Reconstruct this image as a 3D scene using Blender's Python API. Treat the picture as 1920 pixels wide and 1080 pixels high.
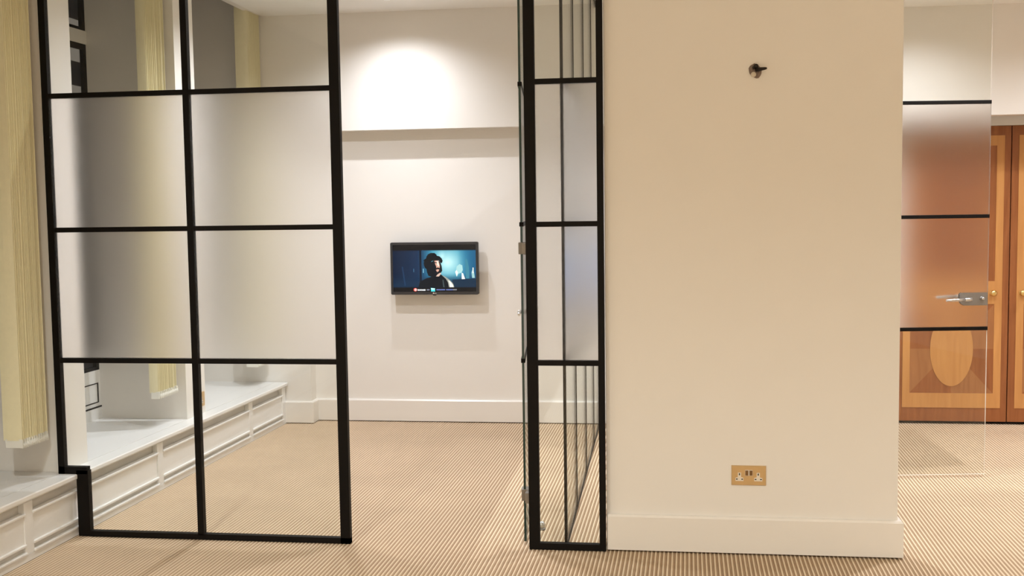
import bpy, bmesh, math, random
from mathutils import Vector, Matrix

# ------------------------------------------------------------------ scene, camera, world, exposure
for o in list(bpy.data.objects):
    bpy.data.objects.remove(o)
scene = bpy.context.scene
COL = scene.collection

HC = 1.435                                   # camera height (m)
F_PX, YAW, PITCH, ROLL = 2002.68, 0.135283, 0.072461, -0.0138575
cy, sy = math.cos(YAW), math.sin(YAW)
fwd = Vector((-sy, cy, 0)); rgt = Vector((cy, sy, 0)); up = Vector((0, 0, 1))
f2 = fwd * math.cos(PITCH) - up * math.sin(PITCH)
u2 = up * math.cos(PITCH) + fwd * math.sin(PITCH)
r3 = rgt * math.cos(ROLL) + u2 * math.sin(ROLL)
u3 = u2 * math.cos(ROLL) - rgt * math.sin(ROLL)
cam_d = bpy.data.cameras.new('camera')
cam_d.sensor_width = 36.0
cam_d.lens = F_PX / 1920 * 36.0
cam_d.clip_start = 0.05
cam = bpy.data.objects.new('camera', cam_d)
COL.objects.link(cam)
M = Matrix.Identity(4)
for i in range(3):
    M[i][0], M[i][1], M[i][2] = r3[i], u3[i], -f2[i]
M[2][3] = HC
cam.matrix_world = M
scene.camera = cam

world = bpy.data.worlds.new('night')
scene.world = world
world.use_nodes = True
world.node_tree.nodes['Background'].inputs[0].default_value = (0.010, 0.012, 0.017, 1)
world.node_tree.nodes['Background'].inputs[1].default_value = 1.0

vs = scene.view_settings
vs.view_transform = 'Standard'
vs.look = 'None'
vs.gamma = 1.0
vs.use_curve_mapping = False
vs.exposure = 0.48
cy_ = scene.cycles
cy_.max_bounces = 10
cy_.diffuse_bounces = 5
cy_.glossy_bounces = 6
cy_.transmission_bounces = 10
cy_.transparent_max_bounces = 32
cy_.sample_clamp_indirect = 8.0
cy_.blur_glossy = 0.5

# ceiling downlights: (x, y, watts, colour key)  -- built at the end by downlight()
WHITE = (0.94, 0.975, 1.065)
FILL = (0.94, 1.0, 1.0)
LAMPS = [
    (-1.65, 6.55, 48, WHITE, 'room'), (-1.90, 5.72, 80, WHITE, 'room'),
    (-1.80, 4.80, 38, WHITE, 'room'), (-0.92, 4.85, 46, WHITE, 'room'),
    (0.55, 6.50, 46, WHITE, 'hall'), (1.52, 6.42, 33, WHITE, 'hall'), (2.9, 6.50, 46, WHITE, 'hall'),
    (0.55, 5.30, 78, WHITE, 'hall'), (1.75, 5.25, 88, WHITE, 'hall'), (2.9, 5.25, 88, WHITE, 'hall'),
    (-1.75, 2.0, 125, FILL, 'front'), (1.3, 1.1, 255, FILL, 'front'),  # all 'front' lamps are added fill, no known fixtures in that room
    (-1.3, -1.0, 255, FILL, 'front'), (1.3, -1.0, 255, FILL, 'front'),
]

# ------------------------------------------------------------------ materials
def new_mat(name):
    m = bpy.data.materials.new(name)
    m.use_nodes = True
    nt = m.node_tree
    b = nt.nodes['Principled BSDF']
    return m, nt, b

def N(nt, kind, **kw):
    n = nt.nodes.new(kind)
    for k, v in kw.items():
        setattr(n, k, v)
    return n

def setspec(b, v):
    b.inputs['Specular IOR Level'].default_value = v

def paint(name, col, rough=0.6, var=0.03, bump=0.0, scale=6.0, spec=0.3, metal=0.0):
    m, nt, b = new_mat(name)
    b.inputs['Roughness'].default_value = rough
    b.inputs['Metallic'].default_value = metal
    setspec(b, spec)
    geo = N(nt, 'ShaderNodeNewGeometry')
    noi = N(nt, 'ShaderNodeTexNoise')
    noi.inputs['Scale'].default_value = scale
    noi.inputs['Detail'].default_value = 4
    nt.links.new(geo.outputs['Position'], noi.inputs['Vector'])
    mx = N(nt, 'ShaderNodeMix', data_type='RGBA')
    mx.inputs['A'].default_value = (*[c * (1 - var) for c in col], 1)
    mx.inputs['B'].default_value = (*[min(1, c * (1 + var)) for c in col], 1)
    nt.links.new(noi.outputs['Fac'], mx.inputs['Factor'])
    nt.links.new(mx.outputs['Result'], b.inputs['Base Color'])
    if bump:
        n2 = N(nt, 'ShaderNodeTexNoise')
        n2.inputs['Scale'].default_value = 320
        nt.links.new(geo.outputs['Position'], n2.inputs['Vector'])
        bp = N(nt, 'ShaderNodeBump')
        bp.inputs['Strength'].default_value = bump
        bp.inputs['Distance'].default_value = 0.001
        nt.links.new(n2.outputs['Fac'], bp.inputs['Height'])
        nt.links.new(bp.outputs['Normal'], b.inputs['Normal'])
    return m

def wood(name, c1, c2, scale=1.0, rough=0.32):
    m, nt, b = new_mat(name)
    b.inputs['Roughness'].default_value = rough
    setspec(b, 0.4)
    geo = N(nt, 'ShaderNodeNewGeometry')
    mp = N(nt, 'ShaderNodeMapping')
    mp.inputs['Scale'].default_value = (26 * scale, 26 * scale, 2.2 * scale)
    nt.links.new(geo.outputs['Position'], mp.inputs['Vector'])
    noi = N(nt, 'ShaderNodeTexNoise')
    noi.inputs['Scale'].default_value = 1.6
    noi.inputs['Detail'].default_value = 6
    noi.inputs['Distortion'].default_value = 0.6
    nt.links.new(mp.outputs['Vector'], noi.inputs['Vector'])
    cr = N(nt, 'ShaderNodeValToRGB')
    cr.color_ramp.elements[0].position = 0.3
    cr.color_ramp.elements[0].color = (*c1, 1)
    cr.color_ramp.elements[1].position = 0.7
    cr.color_ramp.elements[1].color = (*c2, 1)
    nt.links.new(noi.outputs['Fac'], cr.inputs['Fac'])
    nt.links.new(cr.outputs['Color'], b.inputs['Base Color'])
    return m

MAT = {}
MAT['wall'] = paint('cream wall paint', (0.82, 0.78, 0.72), 0.55, 0.012, 0.15)
MAT['wingwall'] = MAT['wall']
MAT['ceiling'] = paint('white ceiling paint', (0.93, 0.91, 0.87), 0.7, 0.01)
MAT['skirt'] = paint('ivory gloss paint', (0.82, 0.775, 0.71), 0.28, 0.01, spec=0.5)
MAT['white'] = paint('white gloss woodwork', (0.84, 0.82, 0.785), 0.3, 0.01, spec=0.5)
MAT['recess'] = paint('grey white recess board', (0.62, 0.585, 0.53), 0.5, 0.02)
MAT['black'] = paint('matt black steel', (0.007, 0.0055, 0.0045), 0.5, 0.1, spec=0.12)
MAT['blackgap'] = paint('dark rubber seal', (0.015, 0.012, 0.01), 0.8, 0.1)
MAT['edge'] = paint('green glass edge', (0.012, 0.045, 0.038), 0.15, 0.1, spec=0.6)
MAT['steel'] = paint('brushed steel', (0.62, 0.60, 0.57), 0.28, 0.05, scale=60, metal=1.0)
MAT['dullsteel'] = paint('dull grey steel', (0.27, 0.245, 0.215), 0.45, 0.06, scale=60, metal=0.7)
MAT['brass'] = paint('polished brass', (0.80, 0.58, 0.24), 0.22, 0.05, metal=1.0)
MAT['satinbrass'] = paint('satin brass plate', (0.62, 0.42, 0.20), 0.36, 0.08, scale=30, metal=0.55, spec=0.5)
MAT['bronze'] = paint('bronze rocker', (0.22, 0.12, 0.045), 0.35, 0.05, metal=0.5)
MAT['plastic'] = paint('ivory plastic', (0.78, 0.70, 0.58), 0.4, 0.01)
MAT['hole'] = paint('dark hole', (0.02, 0.012, 0.008), 0.9, 0.05)
MAT['slat'] = paint('pale yellow blind fabric', (0.88, 0.81, 0.545), 0.8, 0.05, 0.3, scale=40)
MAT['weight'] = paint('white blind weight', (0.86, 0.84, 0.76), 0.5, 0.02)
MAT['tvblack'] = paint('grey black tv plastic', (0.045, 0.042, 0.041), 0.4, 0.05)
MAT['plaster'] = paint('torn grey plaster', (0.22, 0.165, 0.13), 0.95, 0.35, 0.6, scale=120)
MAT['darkmetal'] = paint('dark corroded metal', (0.03, 0.024, 0.02), 0.5, 0.2, metal=0.5)
MAT['filler'] = paint('pale filler', (0.66, 0.58, 0.46), 0.9, 0.05)
MAT['cherry'] = wood('reddish cherry veneer', (0.245, 0.078, 0.023), (0.33, 0.115, 0.036))
MAT['cherrylight'] = wood('radial cherry veneer', (0.31, 0.122, 0.042), (0.38, 0.158, 0.056))
MAT['maple'] = wood('orange maple veneer', (0.50, 0.225, 0.068), (0.58, 0.28, 0.09), 0.8)
MAT['facade'] = paint('dark brick facade', (0.20, 0.17, 0.15), 0.9, 0.3)

def emission(name, col, strength):
    m = bpy.data.materials.new(name)
    m.use_nodes = True
    nt = m.node_tree
    nt.nodes.clear()
    out = N(nt, 'ShaderNodeOutputMaterial')
    e = N(nt, 'ShaderNodeEmission')
    e.inputs[0].default_value = (*col, 1)
    e.inputs[1].default_value = strength
    nt.links.new(e.outputs[0], out.inputs[0])
    return m
MAT['lens'] = emission('lit lamp lens', (1.0, 0.93, 0.83), 12)
MAT['litwindow'] = emission('lit far window', (1.0, 0.84, 0.72), 0.13)

def clear_glass():
    m = bpy.data.materials.new('clear glass')
    m.use_nodes = True
    nt = m.node_tree
    nt.nodes.clear()
    out = N(nt, 'ShaderNodeOutputMaterial')
    tr = N(nt, 'ShaderNodeBsdfTransparent')
    tr.inputs[0].default_value = (0.972, 0.985, 0.972, 1)
    gl = N(nt, 'ShaderNodeBsdfGlossy')
    gl.inputs['Roughness'].default_value = 0.0
    lw = N(nt, 'ShaderNodeLayerWeight')
    lw.inputs['Blend'].default_value = 0.5
    pw = N(nt, 'ShaderNodeMath', operation='POWER')
    pw.inputs[1].default_value = 5.0
    ma = N(nt, 'ShaderNodeMath', operation='MULTIPLY_ADD')
    ma.inputs[1].default_value = 0.55
    ma.inputs[2].default_value = 0.03
    mx = N(nt, 'ShaderNodeMixShader')
    nt.links.new(lw.outputs['Facing'], pw.inputs[0])
    nt.links.new(pw.outputs[0], ma.inputs[0])
    nt.links.new(ma.outputs[0], mx.inputs[0])
    nt.links.new(tr.outputs[0], mx.inputs[1])
    nt.links.new(gl.outputs[0], mx.inputs[2])
    nt.links.new(mx.outputs[0], out.inputs[0])
    return m
MAT['glass'] = clear_glass()

def frosted_glass(name, rough, haze, white):
    m = bpy.data.materials.new(name)
    m.use_nodes = True
    nt = m.node_tree
    nt.nodes.clear()
    out = N(nt, 'ShaderNodeOutputMaterial')
    rf = N(nt, 'ShaderNodeBsdfRefraction', distribution='BECKMANN')
    rf.inputs['Color'].default_value = (0.985, 0.985, 0.98, 1)
    rf.inputs['Roughness'].default_value = rough
    rf.inputs['IOR'].default_value = 1.45
    tl = N(nt, 'ShaderNodeBsdfTranslucent')
    tl.inputs[0].default_value = (0.9, 0.9, 0.88, 1)
    gl = N(nt, 'ShaderNodeBsdfGlossy')
    gl.inputs['Roughness'].default_value = 0.14
    m1 = N(nt, 'ShaderNodeMixShader')
    m1.inputs[0].default_value = haze
    nt.links.new(rf.outputs[0], m1.inputs[1])
    nt.links.new(tl.outputs[0], m1.inputs[2])
    lw = N(nt, 'ShaderNodeLayerWeight')
    lw.inputs['Blend'].default_value = 0.5
    pw = N(nt, 'ShaderNodeMath', operation='POWER')
    pw.inputs[1].default_value = 5.0
    ma = N(nt, 'ShaderNodeMath', operation='MULTIPLY_ADD')
    ma.inputs[1].default_value = 0.6
    ma.inputs[2].default_value = 0.02
    mx = N(nt, 'ShaderNodeMixShader')
    nt.links.new(lw.outputs['Facing'], pw.inputs[0])
    nt.links.new(pw.outputs[0], ma.inputs[0])
    nt.links.new(ma.outputs[0], mx.inputs[0])
    df = N(nt, 'ShaderNodeBsdfDiffuse')
    df.inputs[0].default_value = (0.9, 0.9, 0.89, 1)
    m0 = N(nt, 'ShaderNodeMixShader')
    m0.inputs[0].default_value = white
    nt.links.new(m1.outputs[0], m0.inputs[1])
    nt.links.new(df.outputs[0], m0.inputs[2])
    nt.links.new(m0.outputs[0], mx.inputs[1])
    nt.links.new(gl.outputs[0], mx.inputs[2])
    nt.links.new(mx.outputs[0], out.inputs[0])
    return m
MAT['frost'] = frosted_glass('frosted glass', 0.35, 0.02, 0.0)
MAT['frostside'] = frosted_glass('frosted film on the side partition', 0.26, 0.12, 0.16)

# ribbed carpet: colour follows the rib phase across the weave
THETA = math.atan(0.028)
DV = Vector((math.sin(THETA), math.cos(THETA), 0))
NV = Vector((math.cos(THETA), -math.sin(THETA), 0))
PERIOD = 0.0172
def carpet_mat():
    m, nt, b = new_mat('ribbed beige carpet')
    b.inputs['Roughness'].default_value = 0.95
    setspec(b, 0.05)
    geo = N(nt, 'ShaderNodeNewGeometry')
    dot = N(nt, 'ShaderNodeVectorMath', operation='DOT_PRODUCT')
    dot.inputs[1].default_value = NV
    nt.links.new(geo.outputs['Position'], dot.inputs[0])
    dv = N(nt, 'ShaderNodeMath', operation='DIVIDE')
    dv.inputs[1].default_value = PERIOD
    nt.links.new(dot.outputs['Value'], dv.inputs[0])
    fr = N(nt, 'ShaderNodeMath', operation='FRACT')
    nt.links.new(dv.outputs[0], fr.inputs[0])
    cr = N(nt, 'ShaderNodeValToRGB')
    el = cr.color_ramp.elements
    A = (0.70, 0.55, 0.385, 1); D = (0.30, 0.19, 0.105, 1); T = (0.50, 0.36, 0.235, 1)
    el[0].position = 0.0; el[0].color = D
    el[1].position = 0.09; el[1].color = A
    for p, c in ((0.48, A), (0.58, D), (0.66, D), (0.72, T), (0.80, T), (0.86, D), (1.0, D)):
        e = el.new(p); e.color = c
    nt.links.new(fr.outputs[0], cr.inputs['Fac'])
    noi = N(nt, 'ShaderNodeTexNoise')
    noi.inputs['Scale'].default_value = 2.2
    noi.inputs['Detail'].default_value = 8
    noi.inputs['Roughness'].default_value = 0.7
    nt.links.new(geo.outputs['Position'], noi.inputs['Vector'])
    mr = N(nt, 'ShaderNodeMapRange')
    mr.inputs['To Min'].default_value = 0.84
    mr.inputs['To Max'].default_value = 1.12
    nt.links.new(noi.outputs['Fac'], mr.inputs['Value'])
    vm = N(nt, 'ShaderNodeVectorMath', operation='SCALE')
    nt.links.new(cr.outputs['Color'], vm.inputs[0])
    nt.links.new(mr.outputs['Result'], vm.inputs['Scale'])
    nt.links.new(vm.outputs['Vector'], b.inputs['Base Color'])
    return m
MAT['carpet'] = carpet_mat()

# ------------------------------------------------------------------ mesh helpers (verts given in world space)
def add_box(bm, x0, x1, y0, y1, z0, z1, fn=None):
    vs_ = []
    for z in (z0, z1):
        for y in (y0, y1):
            for x in (x0, x1):
                p = Vector((x, y, z))
                vs_.append(bm.verts.new(fn(p) if fn else p))
    a = vs_
    fs = [(0, 2, 3, 1), (4, 5, 7, 6), (0, 1, 5, 4), (2, 6, 7, 3), (0, 4, 6, 2), (1, 3, 7, 5)]
    return [bm.faces.new([a[i] for i in f]) for f in fs]

def add_tube(bm, p0, p1, r0, r1=None, seg=16, caps=True):
    r1 = r0 if r1 is None else r1
    p0, p1 = Vector(p0), Vector(p1)
    d = (p1 - p0).normalized()
    a = d.orthogonal().normalized(); b = d.cross(a)
    A = []; B = []
    for i in range(seg):
        t = 2 * math.pi * i / seg
        o = a * math.cos(t) + b * math.sin(t)
        A.append(bm.verts.new(p0 + o * r0)); B.append(bm.verts.new(p1 + o * r1))
    for i in range(seg):
        j = (i + 1) % seg
        f = bm.faces.new((A[i], A[j], B[j], B[i])); f.smooth = True
    if caps:
        bm.faces.new(A[::-1]); bm.faces.new(B)

def add_lathe(bm, origin, axis, prof, seg=20):
    """prof = [(distance along axis, radius), ...]"""
    o = Vector(origin); d = Vector(axis).normalized()
    a = d.orthogonal().normalized(); b = d.cross(a)
    rings = []
    for h, r in prof:
        ring = []
        for i in range(seg):
            t = 2 * math.pi * i / seg
            ring.append(bm.verts.new(o + d * h + (a * math.cos(t) + b * math.sin(t)) * max(r, 1e-5)))
        rings.append(ring)
    for R0, R1 in zip(rings, rings[1:]):
        for i in range(seg):
            j = (i + 1) % seg
            f = bm.faces.new((R0[i], R0[j], R1[j], R1[i])); f.smooth = True
    bm.faces.new(rings[0][::-1]); bm.faces.new(rings[-1])

def add_prism(bm, pts, off):
    """pts: planar loop of world points, extruded by the vector off"""
    A = [bm.verts.new(Vector(p)) for p in pts]
    B = [bm.verts.new(Vector(p) + Vector(off)) for p in pts]
    n = len(pts)
    bm.faces.new(A[::-1]); bm.faces.new(B)
    for i in range(n):
        j = (i + 1) % n
        bm.faces.new((A[i], A[j], B[j], B[i]))

def root_loc(parent):
    p = parent
    while p is not None and p.parent is not None:
        p = p.parent
    return Vector(p.location) if p is not None else Vector((0, 0, 0))

def obj(name, bm, mats, parent=None, loc=None, bevel=0.0, segs=2):
    if bevel:
        bmesh.ops.bevel(bm, geom=list(bm.edges), offset=bevel, segments=segs, affect='EDGES', profile=0.5)
    bmesh.ops.recalc_face_normals(bm, faces=list(bm.faces))
    o0 = root_loc(parent) if parent is not None else Vector(loc if loc else (0, 0, 0))
    bmesh.ops.translate(bm, verts=list(bm.verts), vec=-o0)
    me = bpy.data.meshes.new(name)
    bm.to_mesh(me); bm.free()
    for m in (mats if isinstance(mats, (list, tuple)) else [mats]):
        me.materials.append(MAT[m] if isinstance(m, str) else m)
    ob = bpy.data.objects.new(name, me)
    COL.objects.link(ob)
    if parent is not None:
        ob.parent = parent
    else:
        ob.location = o0
    return ob

def box(name, dims, mat, parent=None, loc=None, bevel=0.0, fn=None, segs=2):
    bm = bmesh.new()
    add_box(bm, *dims, fn=fn)
    return obj(name, bm, mat, parent, loc, bevel, segs)

def boxes(name, dimlist, mat, parent=None, loc=None, bevel=0.0, fn=None):
    bm = bmesh.new()
    for d in dimlist:
        add_box(bm, *d, fn=fn)
    return obj(name, bm, mat, parent, loc, bevel)

def tag(o, label=None, cat=None, group=None, kind=None):
    if label: o['label'] = label
    if cat: o['category'] = cat
    if group: o['group'] = group
    if kind: o['kind'] = kind
    return o

def thing(name, loc, label=None, cat=None, group=None, kind=None):
    o = bpy.data.objects.new(name, None)
    o.empty_display_size = 0.1
    COL.objects.link(o)
    o.location = loc
    return tag(o, label, cat, group, kind)

def struct(o, label, cat):
    return tag(o, label, cat, kind='structure')

# local frame of the window wall: s = out from the wall plane, t = along it, z up
BL = Vector((-2.67, 4.43, 0))
def L(p):
    return BL + NV * p.x + DV * p.y + Vector((0, 0, p.z))

# ------------------------------------------------------------------ key dimensions
CEIL = 2.755
CEIL_R = 2.655
YP = 4.423            # plane of the glass partition
YB = 7.095            # television wall
YF = 6.985            # pilaster face and bulkhead face
YR = 7.25             # wall of the wooden doors
PX = -0.387           # partition that runs back
ZB = [0.796, 1.376, 1.962]     # bar centres
BT = 0.0215           # bar height
ROW = [0.0125] + ZB + [CEIL - 0.012]

# ------------------------------------------------------------------ floor
def build_floor():
    prof = [(0.0, -4.2), (0.07, -1.2), (0.16, -0.2), (0.27, 0.0), (0.40, -0.2), (0.50, -1.2), (0.57, -4.2),
            (0.64, -3.4), (0.70, -2.0), (0.79, -1.9), (0.86, -3.0), (0.93, -4.0)]
    c0, c1 = -3.9, 4.35
    n0, n1 = int(c0 / PERIOD) - 1, int(c1 / PERIOD) + 1
    va, fa = [], []
    for n in range(n0, n1):
        for ph, z in prof:
            c = (n + ph) * PERIOD
            for ye in (-2.6, 7.3):
                t = (ye + c * math.sin(THETA)) / math.cos(THETA)
                p = NV * c + DV * t
                va.append((p.x, p.y, z * 0.001))
    for i in range(len(va) // 2 - 1):
        fa.append((2 * i, 2 * i + 2, 2 * i + 3, 2 * i + 1))
    me = bpy.data.meshes.new('floor')
    me.from_pydata(va, [], fa)
    for p in me.polygons:
        p.use_smooth = True
    me.materials.append(MAT['carpet'])
    o = bpy.data.objects.new('floor', me)
    COL.objects.link(o)
    return struct(o, 'beige ribbed carpet covering the whole floor', 'carpet')
build_floor()

# ------------------------------------------------------------------ walls, ceiling
struct(box('ceiling', (-2.615, 0.25, -2.6, 7.4, CEIL, CEIL + 0.12), 'ceiling'), 'white ceiling above the television room and front room', 'ceiling')
struct(box('ceiling_right', (0.25, 4.3, -2.6, 7.4, CEIL_R, CEIL + 0.12), 'ceiling'), 'white ceiling over the wooden doors', 'ceiling')
struct(box('ceiling_left', (-3.36, -2.615, -2.6, 7.4, 3.2, 3.3), 'ceiling'), 'high ceiling inside the window bays', 'ceiling')
struct(box('trim_1', (-2.66, -2.615, 3.35, 6.99, CEIL, 3.2), 'wall'), 'upstand closing the edge of the lowered ceiling', 'trim')

# left wall: piers between the window niches, plus back walls of the niches
T0, T1, T2, T3, T4 = 0.0, 0.222, 1.24, 1.476, 2.553
NS = -0.52
bm = bmesh.new()
for a, b in ((-7.1, -1.08), (T0 + 0.004, T1), (T2, T3)):
    add_box(bm, NS - 0.036, 0, a, b, 0, 3.2, fn=L)
struct(obj('wall_left', bm, 'wall'), 'cream window wall with piers between deep window bays', 'wall')

struct(box('wall_back', (-3.3, 1.25, YB, YB + 0.5, 0, 3.2), 'wall'), 'pale cream wall carrying the television', 'wall')
struct(box('wall_pilaster', (-3.3, -2.347, YF, YB, 0, 3.2), 'wall'), 'shallow pier at the corner beside the window ledge', 'wall')
struct(box('wall_bulkhead', (-2.347, 4.3, YF, YB, 1.982, CEIL + 0.02), 'wall'), 'boxed-out upper wall above television and wooden doors', 'wall')
struct(boxes('wall_door', [(1.25, 1.545, YR, YR + 0.15, 0, 2.2), (3.0, 4.3, YR, YR + 0.15, 0, 2.2), (1.545, 3.0, YR - 0.01, YR + 0.15, 1.9335, 2.2)], 'wall'),
       'cream wall around the wooden doors', 'wall')
struct(box('wall_right', (4.2, 4.35, -2.6, 7.4, 0, CEIL), 'wall'), 'cream side wall beyond the right edge', 'wall')
struct(box('wall_front', (-3.4, 4.3, -2.7, -2.55, 0, 3.2), 'wall'), 'cream wall behind the viewpoint', 'wall')
WX0, WX1 = -0.214, 0.967
struct(box('wall_wing', (WX0, WX1, 4.437, 4.56, 0, CEIL), 'wall', bevel=0.003), 'plain beige wing wall with a brass double socket', 'wall')

def skirting(name, pts, h, label, thick=0.02, z0=0.006):
    """pts: plan polyline; the board stands to the left of the direction of travel"""
    bm = bmesh.new()
    off = []
    n = len(pts)
    for i, p in enumerate(pts):
        p = Vector((*p, 0))
        ds = []
        if i > 0: ds.append((p - Vector((*pts[i - 1], 0))).normalized())
        if i < n - 1: ds.append((Vector((*pts[i + 1], 0)) - p).normalized())
        ns = [Vector((-d.y, d.x, 0)) for d in ds]
        if len(ns) == 2:
            m = (ns[0] + ns[1]); m = m / (m.dot(ns[0]))
        else:
            m = ns[0]
        off.append(m)
    prof = [(0, z0), (thick, z0), (thick, h - 0.008), (thick - 0.006, h), (0, h)]
    rings = []
    for p, m in zip(pts, off):
        rings.append([bm.verts.new(Vector((p[0], p[1], z)) + m * w) for w, z in prof])
    for A, B in zip(rings, rings[1:]):
        for i in range(len(prof)):
            j = (i + 1) % len(prof)
            bm.faces.new((A[i], A[j], B[j], B[i]))
    bm.faces.new(rings[0]); bm.faces.new(rings[-1][::-1])
    return struct(obj(name, bm, 'skirt'), label, 'skirting board')
# travel right-to-left so that "left" is towards the camera
skirting('baseboard_back', [(PX - 0.01, YB), (-2.347, YB), (-2.347, YF), (-2.53, YF)], 0.153, 'tall ivory skirting board under the television')
skirting('baseboard_hall', [(1.25, YB), (PX + 0.012, YB)], 0.153, 'ivory skirting board beyond the side glass partition')
skirting('baseboard_wing', [(WX1, 4.56), (WX1, 4.437), (-0.21, 4.437)], 0.155, 'tall ivory skirting board on the wing wall')

# ------------------------------------------------------------------ windows in the bays
def window(name, ta, tb, label):
    r = thing(name, L(Vector((NS, (ta + tb) / 2, 0.283))), label, 'window', kind='structure')
    bk, fr = NS - 0.035, NS
    # white joinery
    box('sill_rail', (bk, fr, ta, tb, 0.283, 0.348), 'white', r, fn=L)
    box('apron_panel', (bk, fr - 0.004, ta, tb, 0.356, 0.562), 'white', r, fn=L)
    box('transom', (bk, fr, ta, tb, 2.392, 2.465), 'white', r, fn=L)
    box('head', (bk, fr, ta, tb, 2.98, 3.2), 'white', r, fn=L)
    box('mullion', (bk, fr, (ta + tb) / 2 - 0.035, (ta + tb) / 2 + 0.035, 0.562, 2.392), 'white', r, fn=L)
    # dark joints round the apron
    g = 0.006
    box('seal', (fr - 0.02, fr + 0.001, ta, tb + 0.0, 0.348, 0.356), 'blackgap', r, fn=L)
    pa, pb = ta + 0.05, tb - 0.022
    boxes('panel_joint', [(fr - 0.008, fr - 0.0025, pa, pb, 0.484, 0.484 + g), (fr - 0.008, fr - 0.0025, pa, pb, 0.376, 0.376 + g),
                          (fr - 0.008, fr - 0.0025, pb - 0.012, pb, 0.376, 0.49), (fr - 0.008, fr - 0.0025, pa, pa + 0.012, 0.376, 0.49)], 'blackgap', r, fn=L)
    mid = (ta + tb) / 2
    for a, b in ((ta, mid - 0.035), (mid + 0.035, tb)):
        for z0, z1 in ((0.562, 2.392), (2.465, 2.98)):
            w = 0.03
            boxes('casement', [(bk + 0.008, fr - 0.006, a, a + w, z0, z1), (bk + 0.008, fr - 0.006, b - w, b, z0, z1),
                               (bk + 0.008, fr - 0.006, a, b, z0, z0 + w * .6), (bk + 0.008, fr - 0.006, a, b, z1 - w, z1)], 'blackgap', r, fn=L)
            box('pane', (fr - 0.022, fr - 0.016, a + w * .8, b - w * .8, z0 + 0.015, z1 - w * .8), 'glass', r, fn=L)
    return r
window('window_1', T1, T2, 'tall dark window deep in the bay behind the glass partition')
window('window_2', T3, T4, 'dark window in the far bay beside the television wall')
window('window_3', -1.08, T0, 'dark window in the near bay at the left edge')

# a building across the street, seen through the window
fc = thing('far_building', (-14.0, 14.0, -6.0), 'dim building across the street with a few lit windows', 'building')
box('wall', (-15.0, -14.0, 8.0, 34.0, -6.0, 9.0), 'facade', fc)
for iy in range(13):
    for iz in range(6):
        y = 9.0 + iy * 1.9; z = -1.2 + iz * 1.6
        box('window', (-14.02, -13.95, y, y + 1.25, z, z + 1.0), 'litwindow' if 1 < iz < 5 and (iy * 3 + iz * 5) % 7 > 1 else 'hole', fc)

# ------------------------------------------------------------------ window ledge / radiator casing
ledge = thing('radiator_casing', L(Vector((0.03, 0.6, 0))), 'long low white radiator casing with slotted panels under the windows', 'radiator cover')
TA, TB = -4.6, T4
bm = bmesh.new()
add_box(bm, 0.0, 0.092, TA, TB - 0.002, 0.259, 0.283, fn=L)
obj('ledge_nosing', bm, 'white', ledge, bevel=0.006, segs=3)
boxes('ledge_board', [(NS, 0.0, -1.08, T0, 0.262, 0.283), (NS, 0.0, T1, T2, 0.262, 0.283), (NS, 0.0, T3, T4 - 0.002, 0.262, 0.283)], 'white', ledge, fn=L)
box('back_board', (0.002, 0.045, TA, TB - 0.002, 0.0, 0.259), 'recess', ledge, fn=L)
box('plinth', (0.045, 0.074, TA, TB - 0.002, 0.0, 0.030), 'white', ledge, fn=L)
box('top_rail', (0.045, 0.070, TA, TB - 0.002, 0.250, 0.259), 'white', ledge, fn=L)
ST = [-3.87, -2.69, -1.52, -0.355, 0.78, 1.955, 2.515]
for t in ST:
    box('stile', (0.045, 0.073, t - 0.030, min(t + 0.030, TB - 0.003), 0.030, 0.250), 'white', ledge, fn=L, bevel=0.002)
for a, b in zip([TA - 0.03] + ST, ST):
    a0, b0 = a + 0.030, b - 0.030
    box('panel', (0.045, 0.068, a0, b0, 0.073, 0.196), 'white', ledge, fn=L)
    box('upper_bead', (0.045, 0.079, a0 - 0.004, b0 + 0.004, 0.194, 0.206), 'white', ledge, fn=L, bevel=0.003)
    box('middle_bead', (0.045, 0.079, a0 - 0.004, b0 + 0.004, 0.064, 0.076), 'white', ledge, fn=L, bevel=0.003)
    box('lower_bead', (0.045, 0.081, a0 - 0.004, b0 + 0.004, 0.030, 0.042), 'white', ledge, fn=L, bevel=0.003)
    box('lower_slot', (0.045, 0.062, a0, b0, 0.042, 0.064), 'recess', ledge, fn=L)

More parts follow.
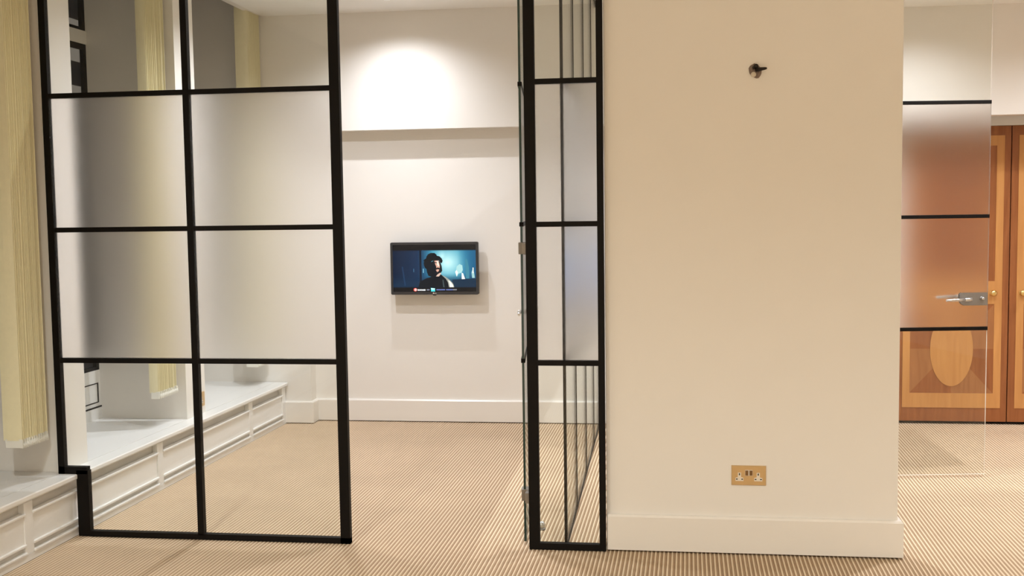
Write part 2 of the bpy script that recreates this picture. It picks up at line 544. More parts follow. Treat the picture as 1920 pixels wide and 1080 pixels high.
# ------------------------------------------------------------------ stacked vertical blinds
def blind(ta, tb, label, zb=0.478, s1=-0.028, n=22, w=0.089, grp='stacked vertical blinds'):
    rng = random.Random(int(ta * 1000))
    r = thing('vertical_blind', L(Vector((s1 - 0.045, (ta + tb) / 2, zb))), label, 'blind', grp)
    for i in range(n):
        t = ta + (tb - ta) * i / (n - 1)
        ds = rng.uniform(-0.003, 0.002) if w > 0.06 else rng.uniform(-0.011, 0.003)
        bm = bmesh.new()
        k = 5
        rows = []
        for z in (zb + rng.uniform(-0.004, 0.004), 3.05):
            f_, b_ = [], []
            for j in range(k):
                q = j / (k - 1)
                s = s1 - w + w * q + ds
                bow = 0.0022 * (1 - (2 * q - 1) ** 2)
                f_.append(bm.verts.new(L(Vector((s, t - bow - 0.0006, z)))))
                b_.append(bm.verts.new(L(Vector((s, t - bow + 0.0006, z)))))
            rows.append(f_ + b_[::-1])
        m = len(rows[0])
        for j in range(m):
            q = (j + 1) % m
            bm.faces.new((rows[0][j], rows[0][q], rows[1][q], rows[1][j]))
        bm.faces.new(rows[0]); bm.faces.new(rows[1][::-1])
        sl = obj('slat', bm, 'slat', r)
        if i % 2 == 0 or i == n - 1:
            tilt = rng.uniform(-0.006, 0.006)
            bm = bmesh.new()
            z0 = zb - 0.034
            add_prism(bm, [L(Vector((s1 - w * 0.9, t - 0.002, zb + 0.004))), L(Vector((s1 + 0.001, t - 0.002, zb + 0.004))),
                           L(Vector((s1 + 0.001, t - 0.002 + tilt, z0))), L(Vector((s1 - w * 0.9, t - 0.002 + tilt, z0)))], DV * 0.005)
            obj('weight', bm, 'weight', r)
    # link chain running along the front corners of the weights
    bm = bmesh.new()
    pts = []
    for i in range(n):
        t = ta + (tb - ta) * i / (n - 1)
        pts.append(L(Vector((s1 + 0.003, t, zb - 0.008))))
        if i < n - 1:
            pts.append(L(Vector((s1 + 0.007, t + (tb - ta) / (n - 1) / 2, zb - 0.034))))
    for a, b in zip(pts, pts[1:]):
        add_tube(bm, a, b, 0.0013, seg=5)
    obj('chain', bm, 'weight', r)
    box('head_rail', (s1 - 0.075, s1 - 0.03, ta - 0.3, tb + 0.01, 3.05, 3.09), 'weight', r, fn=L)
    return r
blind(-0.225, -0.045, 'pale yellow vertical blind stacked at the left edge, in front of the glass')
blind(0.985, 1.19, 'pale yellow vertical blind stacked in the bay behind the left glass column', w=0.05)
blind(2.33, 2.52, 'pale yellow vertical blind stacked in the far corner next to the television wall', zb=0.452)

# ------------------------------------------------------------------ sockets
def socket(name, c, ex, ez, ny, label, double=True):
    """c centre on wall, ex right vector, ez up, ny out of the wall"""
    r = thing(name, c, label, 'socket')
    c = Vector(c); ex = Vector(ex); ez = Vector(ez); ny = Vector(ny)
    def P(u, v, w): return c + ex * u + ez * v + ny * w
    W, H = (0.0705, 0.0415) if double else (0.043, 0.043)
    bm = bmesh.new()
    A = [P(-W, -H, 0), P(W, -H, 0), P(W, H, 0), P(-W, H, 0)]
    B = [P(-W + .003, -H + .003, .007), P(W - .003, -H + .003, .007), P(W - .003, H - .003, .007), P(-W + .003, H - .003, .007)]
    av = [bm.verts.new(p) for p in A]; bv = [bm.verts.new(p) for p in B]
    bm.faces.new(av); bm.faces.new(bv)
    for i in range(4):
        bm.faces.new((av[i], av[(i + 1) % 4], bv[(i + 1) % 4], bv[i]))
    obj('faceplate', bm, 'satinbrass', r)
    def slab(nm, u0, u1, v0, v1, w0, w1, mat, par):
        bm = bmesh.new()
        add_prism(bm, [P(u0, v0, w0), P(u1, v0, w0), P(u1, v1, w0), P(u0, v1, w0)], ny * (w1 - w0))
        return obj(nm, bm, mat, par)
    if double:
        slab('switch_surround', -.0155, .0155, .0, .024, .006, .0078, 'plastic', r)
        for u in (-.0085, .0085):
            slab('switch', u - .0058, u + .0058, .002, .022, .0075, .0105, 'bronze', r)
        cs = (-.038, .038)
    else:
        cs = (0.0,)
    for u in cs:
        bm = bmesh.new()
        T = [(-.0165, -.022), (.0165, -.022), (.0165, -.009), (.0065, -.006), (.0065, .013), (-.0065, .013), (-.0065, -.006), (-.0165, -.009)]
        add_prism(bm, [P(u + a, b, .006) for a, b in T], ny * .0025)
        ins = obj('insert', bm, 'plastic', r)
        for a, b, w_, h_ in ((0, .006, .0022, .0042), (-.0108, -.0145, .0034, .0021), (.0108, -.0145, .0034, .0021)):
            slab('pin_hole', u + a - w_, u + a + w_, b - h_, b + h_, .0082, .0089, 'hole', ins)
    return r
socket('wall_socket', (0.3725, 4.437, 0.3295), (1, 0, 0), (0, 0, 1), (0, -1, 0), 'brass double power socket low on the beige wing wall')
socket('wall_socket', L(Vector((0.0, 1.412, 0.365))), -DV, (0, 0, 1), NV, 'small brass socket on the white pier above the window ledge', double=False)

# ------------------------------------------------------------------ cut-off fixing on the wing wall
st = thing('wall_fixing', (0.395, 4.437, 1.98), 'dark metal peg sticking out of a torn plaster hole in the wing wall', 'wall fixing')
rng = random.Random(5)
bm = bmesh.new()
out_ = []
for i in range(18):
    a = 2 * math.pi * i / 18
    rr = (0.0255 + 0.0035 * math.cos(2 * a + 1.2)) * (1 + rng.uniform(-.07, .07))
    out_.append((0.395 + rr * math.cos(a) * 0.93, 1.98 + rr * math.sin(a) * 1.18))
rings = []
for sc, w in ((1.0, 0.0), (0.93, 0.006), (0.6, 0.0075), (0.35, 0.005)):
    rings.append([bm.verts.new(Vector((0.395 + (x - 0.395) * sc, 4.4375 - w - (rng.uniform(0, .002) if w else 0), 1.98 + (z - 1.98) * sc))) for x, z in out_])
for A, B in zip(rings, rings[1:]):
    for i in range(18):
        j = (i + 1) % 18
        bm.faces.new((A[i], A[j], B[j], B[i]))
bm.faces.new(rings[-1]); bm.faces.new(rings[0][::-1])
obj('torn_plaster', bm, 'plaster', st)
bm = bmesh.new()
add_lathe(bm, (0.399, 4.431, 1.985), (0.62, -0.78, -0.02), [(0, .0085), (.012, .0088), (.02, .0075), (.045, .0058), (.055, .0042), (.058, .001)], 14)
obj('peg', bm, 'darkmetal', st)
bm = bmesh.new()
add_lathe(bm, (0.397, 4.432, 1.9985), (0.1, -1, 0.1), [(0, .009), (.006, .009), (.009, .007), (.010, .001)], 12)
add_lathe(bm, (0.388, 4.431, 1.992), (-0.2, -1, 0.1), [(0, .0055), (.008, .005), (.010, .001)], 10)
obj('bolt_heads', bm, 'darkmetal', st)
bm = bmesh.new()
add_lathe(bm, (0.3875, 4.431, 1.966), (-0.1, -1, 0), [(0, .0105), (.004, .0105), (.0065, .008), (.007, .001)], 14)
obj('filler_dab', bm, 'filler', st)

# ------------------------------------------------------------------ front glass partitions
def pane_xy(parent, x0, x1, z0, z1, mat, y=YP, th=0.010):
    return box('pane', (x0, x1, y - th / 2, y + th / 2, z0, z1), mat, parent)
YA, YZ = YP - 0.014, YP + 0.014
def row_mat(i):
    return 'frost' if i in (1, 2) else 'glass'

pl = thing('glass_partition', (-1.99, YP, 0), 'wide black-framed glass partition panel with two columns of panes beside the windows', 'partition')
xa0, xa1, xm0, xm1, xp0, xp1 = -2.668, -2.638, -2.019, -1.991, -1.367, -1.324
box('left_post', (xa0, xa1, YA, YZ, 0.283, CEIL), 'black', pl)
box('step_bar', (xa0, -2.531, YA, YZ, 0.2835, 0.316), 'black', pl)
box('ledge_leg', (-2.583, -2.5265, YA, YZ, 0.002, 0.30), 'black', pl)
box('mullion', (xm0, xm1, YA, YZ, 0.02, CEIL), 'black', pl)
box('right_post', (xp0, xp1, YA, YZ, 0.0, CEIL), 'black', pl)
box('bottom_rail', (-2.5265, xp1, YA, YZ, 0.0, 0.025), 'black', pl)
box('top_rail', (xa0, xp1, YA, YZ, CEIL - 0.028, CEIL - 0.001), 'black', pl)
for z in ZB:
    box('bar', (xa1, xm0, YA + .001, YZ - .001, z - BT / 2, z + BT / 2), 'black', pl)
    box('bar', (xm1, xp0, YA + .001, YZ - .001, z - BT / 2, z + BT / 2), 'black', pl)
for i in range(4):
    z0, z1 = ROW[i] + .008, ROW[i + 1] - .008
    if i == 0:
        bm = bmesh.new()
        add_prism(bm, [(xa0 + .01, YP - .005, 0.30), (-2.545, YP - .005, 0.30), (-2.545, YP - .005, 0.015), (xm0 + .01, YP - .005, 0.015),
                       (xm0 + .01, YP - .005, z1), (xa0 + .01, YP - .005, z1)], (0, .010, 0))
        obj('pane', bm, 'glass', pl)
    else:
        pane_xy(pl, xa0 + .01, xm0 + .01, z0, z1, row_mat(i))
    pane_xy(pl, xm1 - .01, xp0 + .01, z0, z1, row_mat(i))

pn = thing('glass_partition', (-0.38, YP, 0), 'narrow black-framed glass panel between the open glass door and wing wall', 'partition')
xq0, xq1, xr0, xr1 = -0.541, -0.496, -0.243, -0.2165
box('left_post', (xq0, xq1, YA, YZ, 0.0, CEIL), 'black', pn)
box('right_post', (xr0, xr1, YA, YZ, 0.0, CEIL), 'black', pn)
box('bottom_rail', (xq1, xr0, YA, YZ, 0.0, 0.027), 'black', pn)
box('top_rail', (xq1, xr0, YA, YZ, CEIL - 0.028, CEIL - 0.001), 'black', pn)
for z in ZB:
    box('bar', (xq1, xr0, YA + .001, YZ - .001, z - BT / 2, z + BT / 2), 'black', pn)
for i in range(4):
    pane_xy(pn, xq0 + .02, xr0 + .01, ROW[i] + .008, ROW[i + 1] - .008, row_mat(i))
# head rail above the doorway
struct(box('trim_2', (xp1, xq0, YA, YZ, CEIL - 0.028, CEIL - 0.001), 'black'), 'black head rail above the open glass door', 'trim')

# ------------------------------------------------------------------ partition running back to the television wall
ps = thing('glass_partition', (PX, 5.75, 0), 'long glass partition running back from the narrow panel to the rear wall', 'partition')
ys = [4.4455, 5.032, 5.736, 6.432, 7.066]
hw = 0.006
yfront = YZ + 0.0005
for y, w in zip(ys, (0.016, 0.014, 0.014, 0.014, 0.014)):
    y0 = max(y - w / 2, yfront)
    box('post', (PX - hw, PX + hw, y0, y0 + w, 0.0, CEIL), 'black', ps)
box('bottom_rail', (PX - hw, PX + hw, yfront, 7.072, 0.0, 0.016), 'black', ps)
box('top_rail', (PX - hw, PX + hw, yfront, 7.072, CEIL - 0.028, CEIL - 0.001), 'black', ps)
for z in ZB:
    for a, b in zip(ys, ys[1:]):
        box('bar', (PX - hw + .001, PX + hw - .001, a + .008, b - .008, z - BT / 2, z + BT / 2), 'black', ps)
for i in range(4):
    for a, b in zip(ys, ys[1:]):
        box('pane', (PX - .004, PX + .004, a + .006, b - .006, ROW[i] + .008, ROW[i + 1] - .008), 'frostside' if i in (1, 2) else 'glass', ps)

# ------------------------------------------------------------------ glass doors
def glass_leaf(root, p0, p1, zb, zt, bars, frost_between, th=0.010, bar_th=0.004):
    """leaf from plan point p0 (hinge) to p1 (free edge)"""
    p0 = Vector((*p0, 0)); p1 = Vector((*p1, 0))
    d = (p1 - p0).normalized(); n = Vector((-d.y, d.x, 0)); W = (p1 - p0).length
    def F(p): return p0 + d * p.x + n * p.y + Vector((0, 0, p.z))
    zs = [zb] + bars + [zt]
    for i in range(len(zs) - 1):
        bm = bmesh.new()
        fs = add_box(bm, 0, W, -th / 2, th / 2, zs[i], zs[i + 1], fn=F)
        for f in fs:
            nn = f.normal.copy(); f.normal_update(); nn = f.normal
            if abs(nn.dot(n)) < 0.5:
                f.material_index = 1
        # faces shared with the next pane are left out
        drop = [f for f in bm.faces if abs(f.normal.z) > 0.9 and ((f.calc_center_median().z > zs[i + 1] - 1e-4 and i < len(zs) - 2) or (f.calc_center_median().z < zs[i] + 1e-4 and i > 0))]
        bmesh.ops.delete(bm, geom=drop, context='FACES_ONLY')
        obj('pane', bm, ['frost' if frost_between and i in (frost_between) else 'glass', 'edge'], root)
    for z in bars:
        box('bar', (-0.001, W + 0.001, -th / 2 - bar_th, th / 2 + bar_th, z - 0.0095, z + 0.0095), 'black', root, fn=F, bevel=0.002)
    return F, d, n, W

def lever(root, F, u0, udir, z, side, th=0.010, so=.048):
    """lever handle with a flat bar; side = +1/-1 face"""
    bm = bmesh.new()
    w0 = side * th / 2
    add_tube(bm, F(Vector((u0, w0, z))), F(Vector((u0, w0 + side * so, z))), .009, seg=14)
    add_tube(bm, F(Vector((u0 - udir * .008, w0 + side * so, z))), F(Vector((u0 + udir * .03, w0 + side * (so + .004), z - .001))), .0095, .009, seg=14)
    add_tube(bm, F(Vector((u0 + udir * .03, w0 + side * (so + .004), z - .001))), F(Vector((u0 + udir * .125, w0 + side * (so + .002), z - .004))), .009, .0065, seg=14)
    return obj('lever', bm, 'steel', root)

# open door hinged on the narrow panel, seen edge-on
od = thing('door_3', (-0.566, 4.478, 0), 'clear and frosted glass door standing open, seen edge-on beside the narrow panel', 'glass door', kind='structure')
F, d, n, W = glass_leaf(od, (-0.566, 4.478), (-0.634, 5.20), 0.012, 2.70, ZB, (1, 2))
lever(od, F, W - 0.07, -1, 0.945, 1, so=.026); lever(od, F, W - 0.07, -1, 0.945, -1, so=.026)
for s_ in (-1, 1):
    box('lock_plate', (W - 0.12, W - 0.02, s_ * .005 - .003, s_ * .005 + .003, 0.91, 0.98), 'dullsteel', od, fn=F, bevel=0.001)
for z in (1.275, 0.215, 2.5):
    h = box('hinge', (-0.004, 0.05, -0.017, 0.014, z - 0.025, z + 0.025), 'dullsteel', od, fn=F, bevel=0.002)
    bm = bmesh.new()
    add_box(bm, -0.558, xq0 - 0.0005, 4.424, 4.472, z - 0.022, z + 0.022)
    obj('hinge_arm', bm, 'dullsteel', h)
    bm = bmesh.new()
    add_tube(bm, (-0.5495, 4.474, z - 0.026), (-0.5495, 4.474, z + 0.026), 0.007, seg=12)
    obj('hinge_pin', bm, 'dullsteel', h)

# glass door beyond the wing wall
ang = 0.1414
e1 = Vector((1.71, 5.843)); dd = Vector((math.cos(ang), math.sin(ang)))
e0 = e1 - dd * 0.86
gd = thing('door_4', (e0.x, e0.y, 0), 'frosted glass door with three black bars, in front of the wooden doors', 'glass door', kind='structure')
F4, d4, n4, W4 = glass_leaf(gd, e0, e1, 0.012, 2.60, [0.786, 1.372, 1.959], (1, 2))
gd_edge = bpy.data.materials.new('pale glass edge')
for ch in gd.children:
    if ch.name.startswith('pane'):
        ch.data.materials[1] = paint('pale glass edge', (0.86, 0.76, 0.66), 0.3, 0.02, spec=0.6)
hp = box('hinge_post', (-0.05, -0.004, -0.02, 0.02, 0.0, CEIL_R), 'black', gd, fn=F4)
for s_ in (-1, 1):
    bm = bmesh.new()
    prof = [(W4 - .150, .938), (W4 - .142, .918), (W4 - .128, .908), (W4 - .006, .908), (W4 - .006, .974), (W4 - .142, .974), (W4 - .150, .966)]
    add_prism(bm, [F4(Vector((a, s_ * .005, z))) for a, z in prof], n4 * (s_ * .008))
    obj('lock_case', bm, 'dullsteel', gd)
    bm = bmesh.new()
    add_lathe(bm, F4(Vector((W4 - .036, s_ * .013, .945))), n4 * s_, [(0, .0105), (.004, .0105), (.006, .008), (.018, .0085), (.022, .006), (.023, .001)], 16)
    obj('thumb_turn', bm, 'steel', gd)
    lever(gd, F4, W4 - .115, -1, 0.944 + (0.006 if s_ > 0 else 0), s_, th=0.026)

# floor door stop
ds = thing('door_stop', (-0.523, 4.70, 0), 'small silver half-round door stop on the carpet behind the narrow panel', 'door stop')
bm = bmesh.new()
add_lathe(bm, (-0.523, 4.70, -0.002), (0, 0, 1), [(0, .021), (.006, .021), (.008, .016), (.009, .001)], 20)
obj('base', bm, 'dullsteel', ds)
bm = bmesh.new()
add_lathe(bm, (-0.523, 4.70, 0.006), (0.25, 0, 1), [(0, .0165), (.012, .0165), (.020, .0145), (.026, .0105), (.030, .005), (.031, .0005)], 20)
obj('dome', bm, 'steel', ds)

# ------------------------------------------------------------------ wooden doors
def ellipse(cx, cz, a, b, k=44):
    return [(cx + a * math.cos(2 * math.pi * i / k), cz + b * math.sin(2 * math.pi * i / k)) for i in range(k)]

def wood_leaf(name, x0, x1, knob_left, label):
    r = thing(name, ((x0 + x1) / 2, YR - 0.01, 0.016), label, 'door', kind='structure')
    yf = YR - 0.012
    zt = 1.932
    box('leaf', (x0, x1, yf, yf + 0.045, 0.018, zt), 'cherry', r, bevel=0.002)
    xi0, xi1 = x0 + 0.042, x1 - 0.040       # outside of the pale band
    bi0, bi1 = xi0 + 0.046, xi1 - 0.046     # inside of the pale band
    zb0, zb1 = 0.108, 1.871
    lo0, lo1, hi0, hi1 = 0.204, 0.788, 0.937, 1.807
    y0, y1 = yf - 0.0035, yf
    # pale banding: stiles and rails
    box('band_stile', (xi0, bi0, y0, y1, zb0, zb1), 'maple', r)
    box('band_stile', (bi1, xi1, y0, y1, zb0, zb1), 'maple', r)
    for a, b in ((zb0, lo0), (lo1, hi0), (hi1, zb1)):
        box('band_rail', (bi0, bi1, y0, y1, a, b), 'maple', r)
    # veneer fields, quartered round the oval
    cx = (bi0 + bi1) / 2
    def field(z0, z1):
        cz = (z0 + z1) / 2
        P = [(bi0, z0), (cx, z0), (bi1, z0), (bi1, cz), (bi1, z1), (cx, z1), (bi0, z1), (bi0, cz)]
        for i in range(8):
            a, b = P[i], P[(i + 1) % 8]
            bm = bmesh.new()
            add_prism(bm, [(a[0], yf - .001, a[1]), (b[0], yf - .001, b[1]), (cx, yf - .001, cz)], (0, .001, 0))
            obj('veneer_wedge', bm, 'cherrylight' if i % 2 else 'cherry', r)
    field(lo0, lo1)
    box('upper_field', (bi0, bi1, yf - .001, yf, hi0, hi1), 'cherry', r)
    bm = bmesh.new()
    add_prism(bm, [(x, yf - .0035, z) for x, z in ellipse(cx, (lo0 + lo1) / 2 - 0.003, 0.134, 0.243)], (0, .003, 0))
    obj('oval_medallion', bm, 'maple', r)
    kx = x0 + 0.075 if knob_left else x1 - 0.100
    bm = bmesh.new()
    add_lathe(bm, (kx, yf - 0.0035, 0.861), (0, -1, 0), [(0, .018), (.004, .018), (.006, .010), (.018, .009), (.022, .016), (.030, .0205), (.038, .0195), (.044, .013), (.046, .001)], 22)
    obj('knob', bm, 'brass', r)
    return r
wood_leaf('door_1', 1.552, 2.247, False, 'cherry wood door with an oval inlay, seen through the frosted glass door')
wood_leaf('door_2', 2.253, 2.948, True, 'cherry wood door at the right edge, partly out of view')
struct(box('trim_3', (1.545, 2.955, YR + 0.02, YR + 0.14, 0.0, 0.018), 'blackgap'), 'dark gap under the wooden doors', 'trim')  # solid near-black strip stands in for the shade below the leaves

# ------------------------------------------------------------------ televisions
def lerp(a, b, t):
    t = max(0, min(1, t)); return tuple(x + (y - x) * t for x, y in zip(a, b))
def s2l(c):
    return tuple((v / 255 / 12.92 if v / 255 <= .04045 else ((v / 255 + .055) / 1.055) ** 2.4) for v in c)

def screen_mat(name, strength):
    m = bpy.data.materials.new(name)
    m.use_nodes = True
    nt = m.node_tree
    nt.nodes.clear()
    out = N(nt, 'ShaderNodeOutputMaterial')
    at = N(nt, 'ShaderNodeAttribute', attribute_name='picture')
    e = N(nt, 'ShaderNodeEmission')
    e.inputs[1].default_value = strength
    gl = N(nt, 'ShaderNodeBsdfGlossy')
    gl.inputs['Roughness'].default_value = 0.15
    gl.inputs[0].default_value = (0.03, 0.03, 0.03, 1)
    ad = N(nt, 'ShaderNodeAddShader')
    nt.links.new(at.outputs['Color'], e.inputs[0])
    nt.links.new(e.outputs[0], ad.inputs[0]); nt.links.new(gl.outputs[0], ad.inputs[1])
    nt.links.new(ad.outputs[0], out.inputs[0])
    return m
MAT['screen'] = screen_mat('television picture', 1.0)

def picture_mesh(name, parent, x0, x1, z0, z1, y, bg, polys, nu=64, nv=36):
    """flat picture: graded background grid plus flat shapes, in screen coordinates u,v (v down)"""
    o0 = root_loc(parent)
    V, Fc, C_ = [], [], []
    def P(u, v, k): return tuple(Vector((x0 + (x1 - x0) * u, y - k, z1 - (z1 - z0) * v)) - o0)
    for j in range(nv + 1):
        for i in range(nu + 1):
            V.append(P(i / nu, j / nv, 0)); C_.append(s2l(bg(i / nu, j / nv)))
    for j in range(nv):
        for i in range(nu):
            a = j * (nu + 1) + i
            Fc.append((a, a + nu + 1, a + nu + 2, a + 1))
    k = 0.00015
    for col, pts in polys:
        b = len(V)
        for u, v in pts:
            V.append(P(u, v, k)); C_.append(s2l(col))
        Fc.append(tuple(range(b, b + len(pts))))
        k += 0.00006
    me = bpy.data.meshes.new(name)
    me.from_pydata(V, [], Fc)
    ca = me.color_attributes.new('picture', 'FLOAT_COLOR', 'POINT')
    for i, c in enumerate(C_):
        ca.data[i].color = (*c, 1)
    me.materials.append(MAT['screen'])
    o = bpy.data.objects.new(name, me)
    COL.objects.link(o); o.parent = parent
    return o

def rounded(x0, x1, z0, z1, r, k=5):
    out = []
    for cx_, cz_, a0 in ((x1 - r, z1 - r, 0), (x0 + r, z1 - r, 90), (x0 + r, z0 + r, 180), (x1 - r, z0 + r, 270)):
        for i in range(k + 1):
            a = math.radians(a0 + 90 * i / k)
            out.append((cx_ + r * math.cos(a), cz_ + r * math.sin(a)))
    return out

def television(x0, x1, z0, z1, yf, ywall, label, bg, polys, group=None):
    cx, cz = (x0 + x1) / 2, (z0 + z1) / 2
    r = thing('television', (cx, ywall, cz), label, 'television', group)
    bm = bmesh.new()
    add_prism(bm, [(x, yf + .004, z) for x, z in rounded(x0, x1, z0, z1, .010)], (0, .026, 0))
    obj('casing', bm, 'tvblack', r)
    b = 0.0165; bb = 0.020
    sx0, sx1, sz0, sz1 = x0 + b, x1 - b, z0 + bb, z1 - b
    # bezel ring
    bm = bmesh.new()
    O = rounded(x0, x1, z0, z1, .010); I = rounded(sx0, sx1, sz0, sz1, .001)
    n_ = len(O)
    ov = [bm.verts.new((x, yf + .004, z)) for x, z in O]; of = [bm.verts.new((x + (cx - x) * .006, yf, z + (cz - z) * .008)) for x, z in O]
    iv = [bm.verts.new((x, yf, z)) for x, z in I]; ib = [bm.verts.new((x, yf + .004, z)) for x, z in I]
    for i in range(n_):
        j = (i + 1) % n_
        bm.faces.new((ov[i], ov[j], of[j], of[i])); bm.faces.new((of[i], of[j], iv[j], iv[i])); bm.faces.new((iv[i], iv[j], ib[j], ib[i]))
    obj('bezel', bm, 'tvblack', r)
    picture_mesh('screen', r, sx0, sx1, sz0, sz1, yf + .0035, bg, polys)
    box('back_housing', (cx - .2, cx + .2, yf + .03, yf + .052, cz - .11, cz + .11), 'tvblack', r, bevel=.006)
    box('wall_bracket', (cx - .06, cx + .06, yf + .052, ywall, cz - .06, cz + .06), 'dullsteel', r)
    bm = bmesh.new()
    add_prism(bm, [(cx - .012, yf - .002, z0 + .001), (cx + .012, yf - .002, z0 + .001), (cx + .009, yf - .002, z0 - .005), (cx - .009, yf - .002, z0 - .005)], (0, .014, 0))
    obj('power_button', bm, 'tvblack', r)
    return r, (cx, z0, yf)

def film_bg(u, v):
    if v < .115 or v > .905:
        return (10, 9, 14)
    c = lerp((7, 24, 48), (12, 44, 78), u / .42)
    d1 = math.hypot((u - .66) / .22, (v - .38) / .36)
    d2 = math.hypot((u - .60) / .13, (v - .25) / .25)
    teal = lerp((196, 236, 232), (42, 128, 158), min(d1 * .8, d2 * .9 + .1))
    teal = lerp(teal, (18, 84, 122), (u - .78) / .2)
    w = max(0, min(1, (u - .30) / .18))
    w *= max(0, min(1, (1.02 - v) / .35))
    c = lerp(c, teal, w)
    c = lerp(c, (10, 40, 66), (v - .62) / .26)
    return c
def E_(cx, cy_, a, b, rot=0, k=22):
    o = []
    for i in range(k):
        t = 2 * math.pi * i / k
        x, y = a * math.cos(t), b * math.sin(t)
        # aspect: v unit is shorter than u unit
        o.append((cx + (x * math.cos(rot) - y * math.sin(rot)), cy_ + (x * math.sin(rot) + y * math.cos(rot)) * 1.76))
    return o[::-1]
def px(pts):          # points measured on an enlarged crop of the screen
    return [((x - 158) / 674, (y - 122) / 385) for x, y in pts][::-1]
film = [
    ((6, 18, 36), px([(375, 165), (392, 165), (392, 468), (375, 468)])),
    ((16, 62, 92), px([(400, 165), (408, 165), (408, 468), (400, 468)])),
    ((130, 190, 205), px([(403, 318), (409, 318), (409, 352), (403, 352)])),
    ((60, 110, 140), px([(325, 318), (330, 318), (330, 345), (325, 345)])),
    ((20, 52, 84), px([(230, 300), (240, 300), (262, 455), (250, 458)])),
    # people at the back
    ((160, 205, 205), px([(668, 350), (678, 300), (700, 282), (722, 292), (726, 330), (716, 352), (690, 360), (676, 385)])),
    ((235, 240, 230), px([(664, 345), (676, 330), (686, 352), (676, 384)])),
    ((228, 236, 226), px([(716, 352), (728, 358), (745, 408), (716, 406)])),
    ((56, 122, 142), px([(745, 250), (752, 236), (764, 250), (776, 310), (778, 400), (750, 400)])),
    ((150, 190, 190), px([(796, 350), (806, 322), (816, 350), (822, 395), (800, 395)])),
    ((250, 246, 226), px([(806, 310), (812, 312), (812, 356), (804, 356)])),
    ((8, 38, 62), px([(640, 408), (832, 400), (832, 470), (640, 470)])),
    # shoulders
    ((7, 14, 24), px([(364, 470), (376, 424), (430, 396), (486, 380), (540, 362), (590, 390), (634, 428), (652, 470)])),
    ((150, 152, 142), px([(556, 372), (586, 386), (616, 408), (640, 434), (650, 452), (655, 470), (612, 470), (604, 430), (588, 402)])),
    ((236, 233, 216), px([(606, 412), (624, 424), (642, 446), (650, 470), (620, 470), (614, 436)])),
    ((60, 74, 78), px([(560, 410), (568, 408), (576, 470), (566, 470)])),
    # head and neck
    ((9, 16, 26), px([(430, 310), (436, 280), (500, 250), (545, 262), (556, 300), (560, 336), (548, 352), (516, 374), (480, 388), (446, 376), (436, 350)])),
    ((206, 178, 160), px([(508, 382), (520, 366), (542, 352), (552, 356), (532, 382)])),
    ((205, 158, 138), px([(497, 250), (512, 242), (528, 248), (536, 272), (541, 296), (538, 322), (530, 340), (518, 346), (509, 330), (513, 304), (503, 280)])),
    ((243, 222, 206), px([(515, 254), (527, 258), (533, 280), (536, 296), (526, 298), (516, 278)])),
    ((22, 22, 28), px([(500, 264), (520, 268), (519, 274), (500, 271)])),
    ((18, 18, 24), px([(507, 318), (520, 308), (534, 310), (544, 320), (538, 326), (522, 322), (512, 328)])),
    # hat: crown and drooping round brim
    ((6, 11, 20), px([(428, 256), (432, 222), (446, 200), (470, 189), (500, 190), (516, 204), (520, 226), (514, 250)])),
    ((7, 12, 21), px([(412, 292), (410, 270), (418, 250), (440, 232), (474, 218), (510, 210), (540, 218), (558, 236), (564, 256), (558, 274), (546, 268), (530, 250), (506, 242), (484, 248), (464, 270), (450, 300), (434, 322), (420, 312)])),
    ((6, 10, 18), px([(488 + 79 * math.cos(t), 247 + 13 * math.sin(t) - 8 * math.cos(t) * math.sin(t) + 6 * math.cos(2 * t)) for t in [2 * math.pi * i / 28 for i in range(28)]])),
    # banner along the bottom
    ((222, 66, 58), E_((338 - 158) / 674, (490 - 122) / 385, .0215, .0215)),
    ((250, 196, 190), E_((340 - 158) / 674, (490 - 122) / 385, .015, .015)),
    ((70, 208, 214), px([(465, 475), (499, 479), (499, 505), (466, 505)])),
    ((200, 240, 240), px([(467, 477), (497, 480), (497, 488), (480, 491), (467, 488)])),
]
for i in range(8):       # the on-screen caption is too small to read in the photograph: small letter strokes
    x = 357 + i * 8.2
    film.append(((232, 236, 240), px([(x, 486 + (i % 3)), (x + 6.2, 486), (x + 6.2, 498 + (2 if i == 6 else 0)), (x, 498)])))
for i in range(3):
    x = 432 + i * 8
    film.append(((140, 146, 168), px([(x, 486), (x + 5.5, 486), (x + 5.5, 496), (x, 496)])))
for i in range(21):
    if i in (9,):
        continue
    x = 511 + i * 7.9
    film.append(((112, 128, 196) if i < 17 else (150, 152, 160), px([(x, 486), (x + 5.8, 486 + (i % 2)), (x + 5.8, 495), (x, 495)])))

tv, (tcx, tz0, tyf) = television(-1.776, -1.177, 0.879, 1.231, 7.0, YB, 'small flat television on the rear wall showing a man in a dark hat', film_bg, film)
# maker's mark on the bezel
def letters(txt, x, z, y, size, mat, parent):
    cu = bpy.data.curves.new('mark', 'FONT')
    cu.body = txt; cu.size = size; cu.extrude = 0.0002; cu.align_x = 'LEFT'
    to = bpy.data.objects.new('mark_tmp', cu)
    COL.objects.link(to)
    bpy.context.view_layer.update()
    me = bpy.data.meshes.new_from_object(to.evaluated_get(bpy.context.evaluated_depsgraph_get()))
    bpy.data.objects.remove(to)
    o0 = root_loc(parent)
    for v in me.vertices:
        p = Vector((x + v.co.x, y - v.co.z, z + v.co.y)) - o0
        v.co = p
    me.materials.clear(); me.materials.append(MAT[mat])
    o = bpy.data.objects.new('lettering', me)
    COL.objects.link(o); o.parent = parent
    return o
letters('LG', tcx - .002, tz0 + .0055, tyf - .0006, 0.0125, 'plastic', tv)
bm = bmesh.new()
add_tube(bm, (tcx - .0075, tyf - .0006, tz0 + .0102), (tcx - .0075, tyf + .0005, tz0 + .0102), .0046, seg=16)
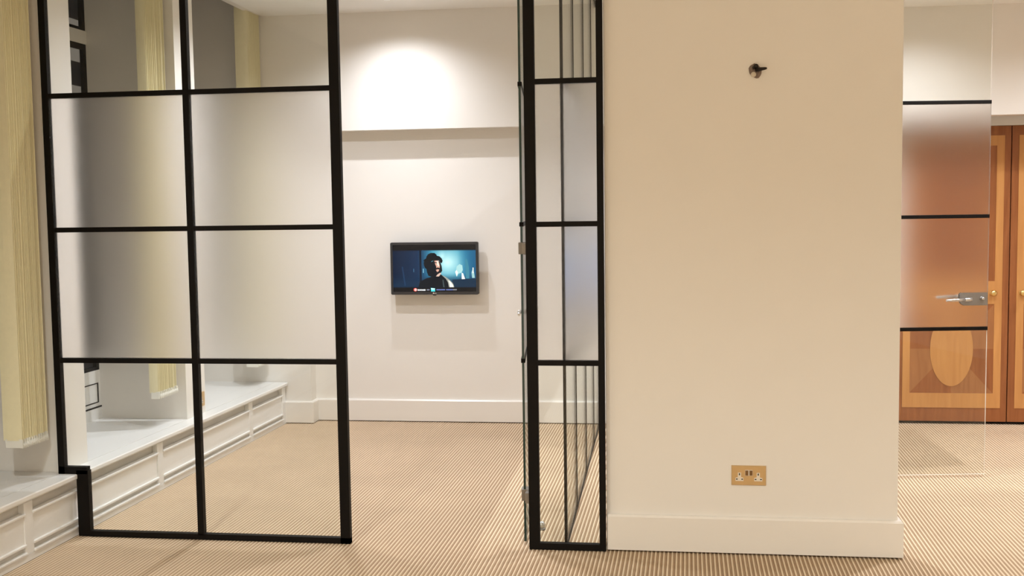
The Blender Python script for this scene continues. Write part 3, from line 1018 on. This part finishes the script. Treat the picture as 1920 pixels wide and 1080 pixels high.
obj('round_mark', bm, 'plastic', tv)

# a second screen in the hall, seen only as a blurred blue reflection in the side partition
def blue_bg(u, v):
    return lerp((176, 204, 250), (120, 160, 236), v)
television(-0.268, 0.332, 0.86, 1.215, 6.99, YB, 'blue-lit television behind the wing wall, seen as a blurred reflection', blue_bg, [])

# ------------------------------------------------------------------ recessed ceiling downlights
def downlight(x, y, watts, colr, room, label):
    z = CEIL_R if x > 0.25 and room != 'x' else CEIL
    r = thing('ceiling_downlight', (x, y, z), label, 'downlight', 'recessed ceiling downlights')
    bm = bmesh.new()
    add_lathe(bm, (x, y, z + .0005), (0, 0, -1), [(0, .048), (.003, .048), (.005, .044), (.004, .036), (0.001, .035)], 28)
    obj('trim_ring', bm, 'white', r)
    bm = bmesh.new()
    add_lathe(bm, (x, y, z - .0008), (0, 0, -1), [(0, .034), (.0042, .033), (.0046, .001)], 24)
    obj('lens', bm, 'lens', r)
    ld = bpy.data.lights.new('downlight_lamp', 'SPOT')
    ld.energy = watts
    ld.color = colr
    ld.spot_size = math.radians(150 if room == 'front' else 146 if y > 6.52 else 150)
    ld.spot_blend = 1.0
    ld.shadow_soft_size = 0.016
    lo = bpy.data.objects.new('downlight_lamp', ld)
    COL.objects.link(lo)
    lo.parent = r
    lo.location = (0, 0, -0.012)
    return r
PLACE = {'room': ['recessed ceiling downlight close to the wall above the television', 'recessed ceiling downlight in the middle of the television room near the window bays',
                  'recessed ceiling downlight just inside the wide glass panel', 'recessed ceiling downlight just inside the doorway beside the open glass door'],
         'hall': ['recessed downlight near the rear wall just beyond the side glass partition', 'recessed downlight near the rear wall above the left wooden door', 'recessed downlight near the rear wall right of the wooden doors',
                  'recessed downlight just behind the wing wall', 'recessed downlight in front of the frosted glass door', 'recessed downlight in the hall near the right wall'],
         'front': ['front room downlight on the window side, nearer the partition', 'front room downlight on the right, nearer the partition', 'front room downlight on the window side, far behind the viewpoint', 'front room downlight on the right, far behind the viewpoint']}
cnt = {}
for x, y, w, c, room in LAMPS:
    i = cnt.get(room, 0); cnt[room] = i + 1
    downlight(x, y, w, c, room, PLACE[room][i])
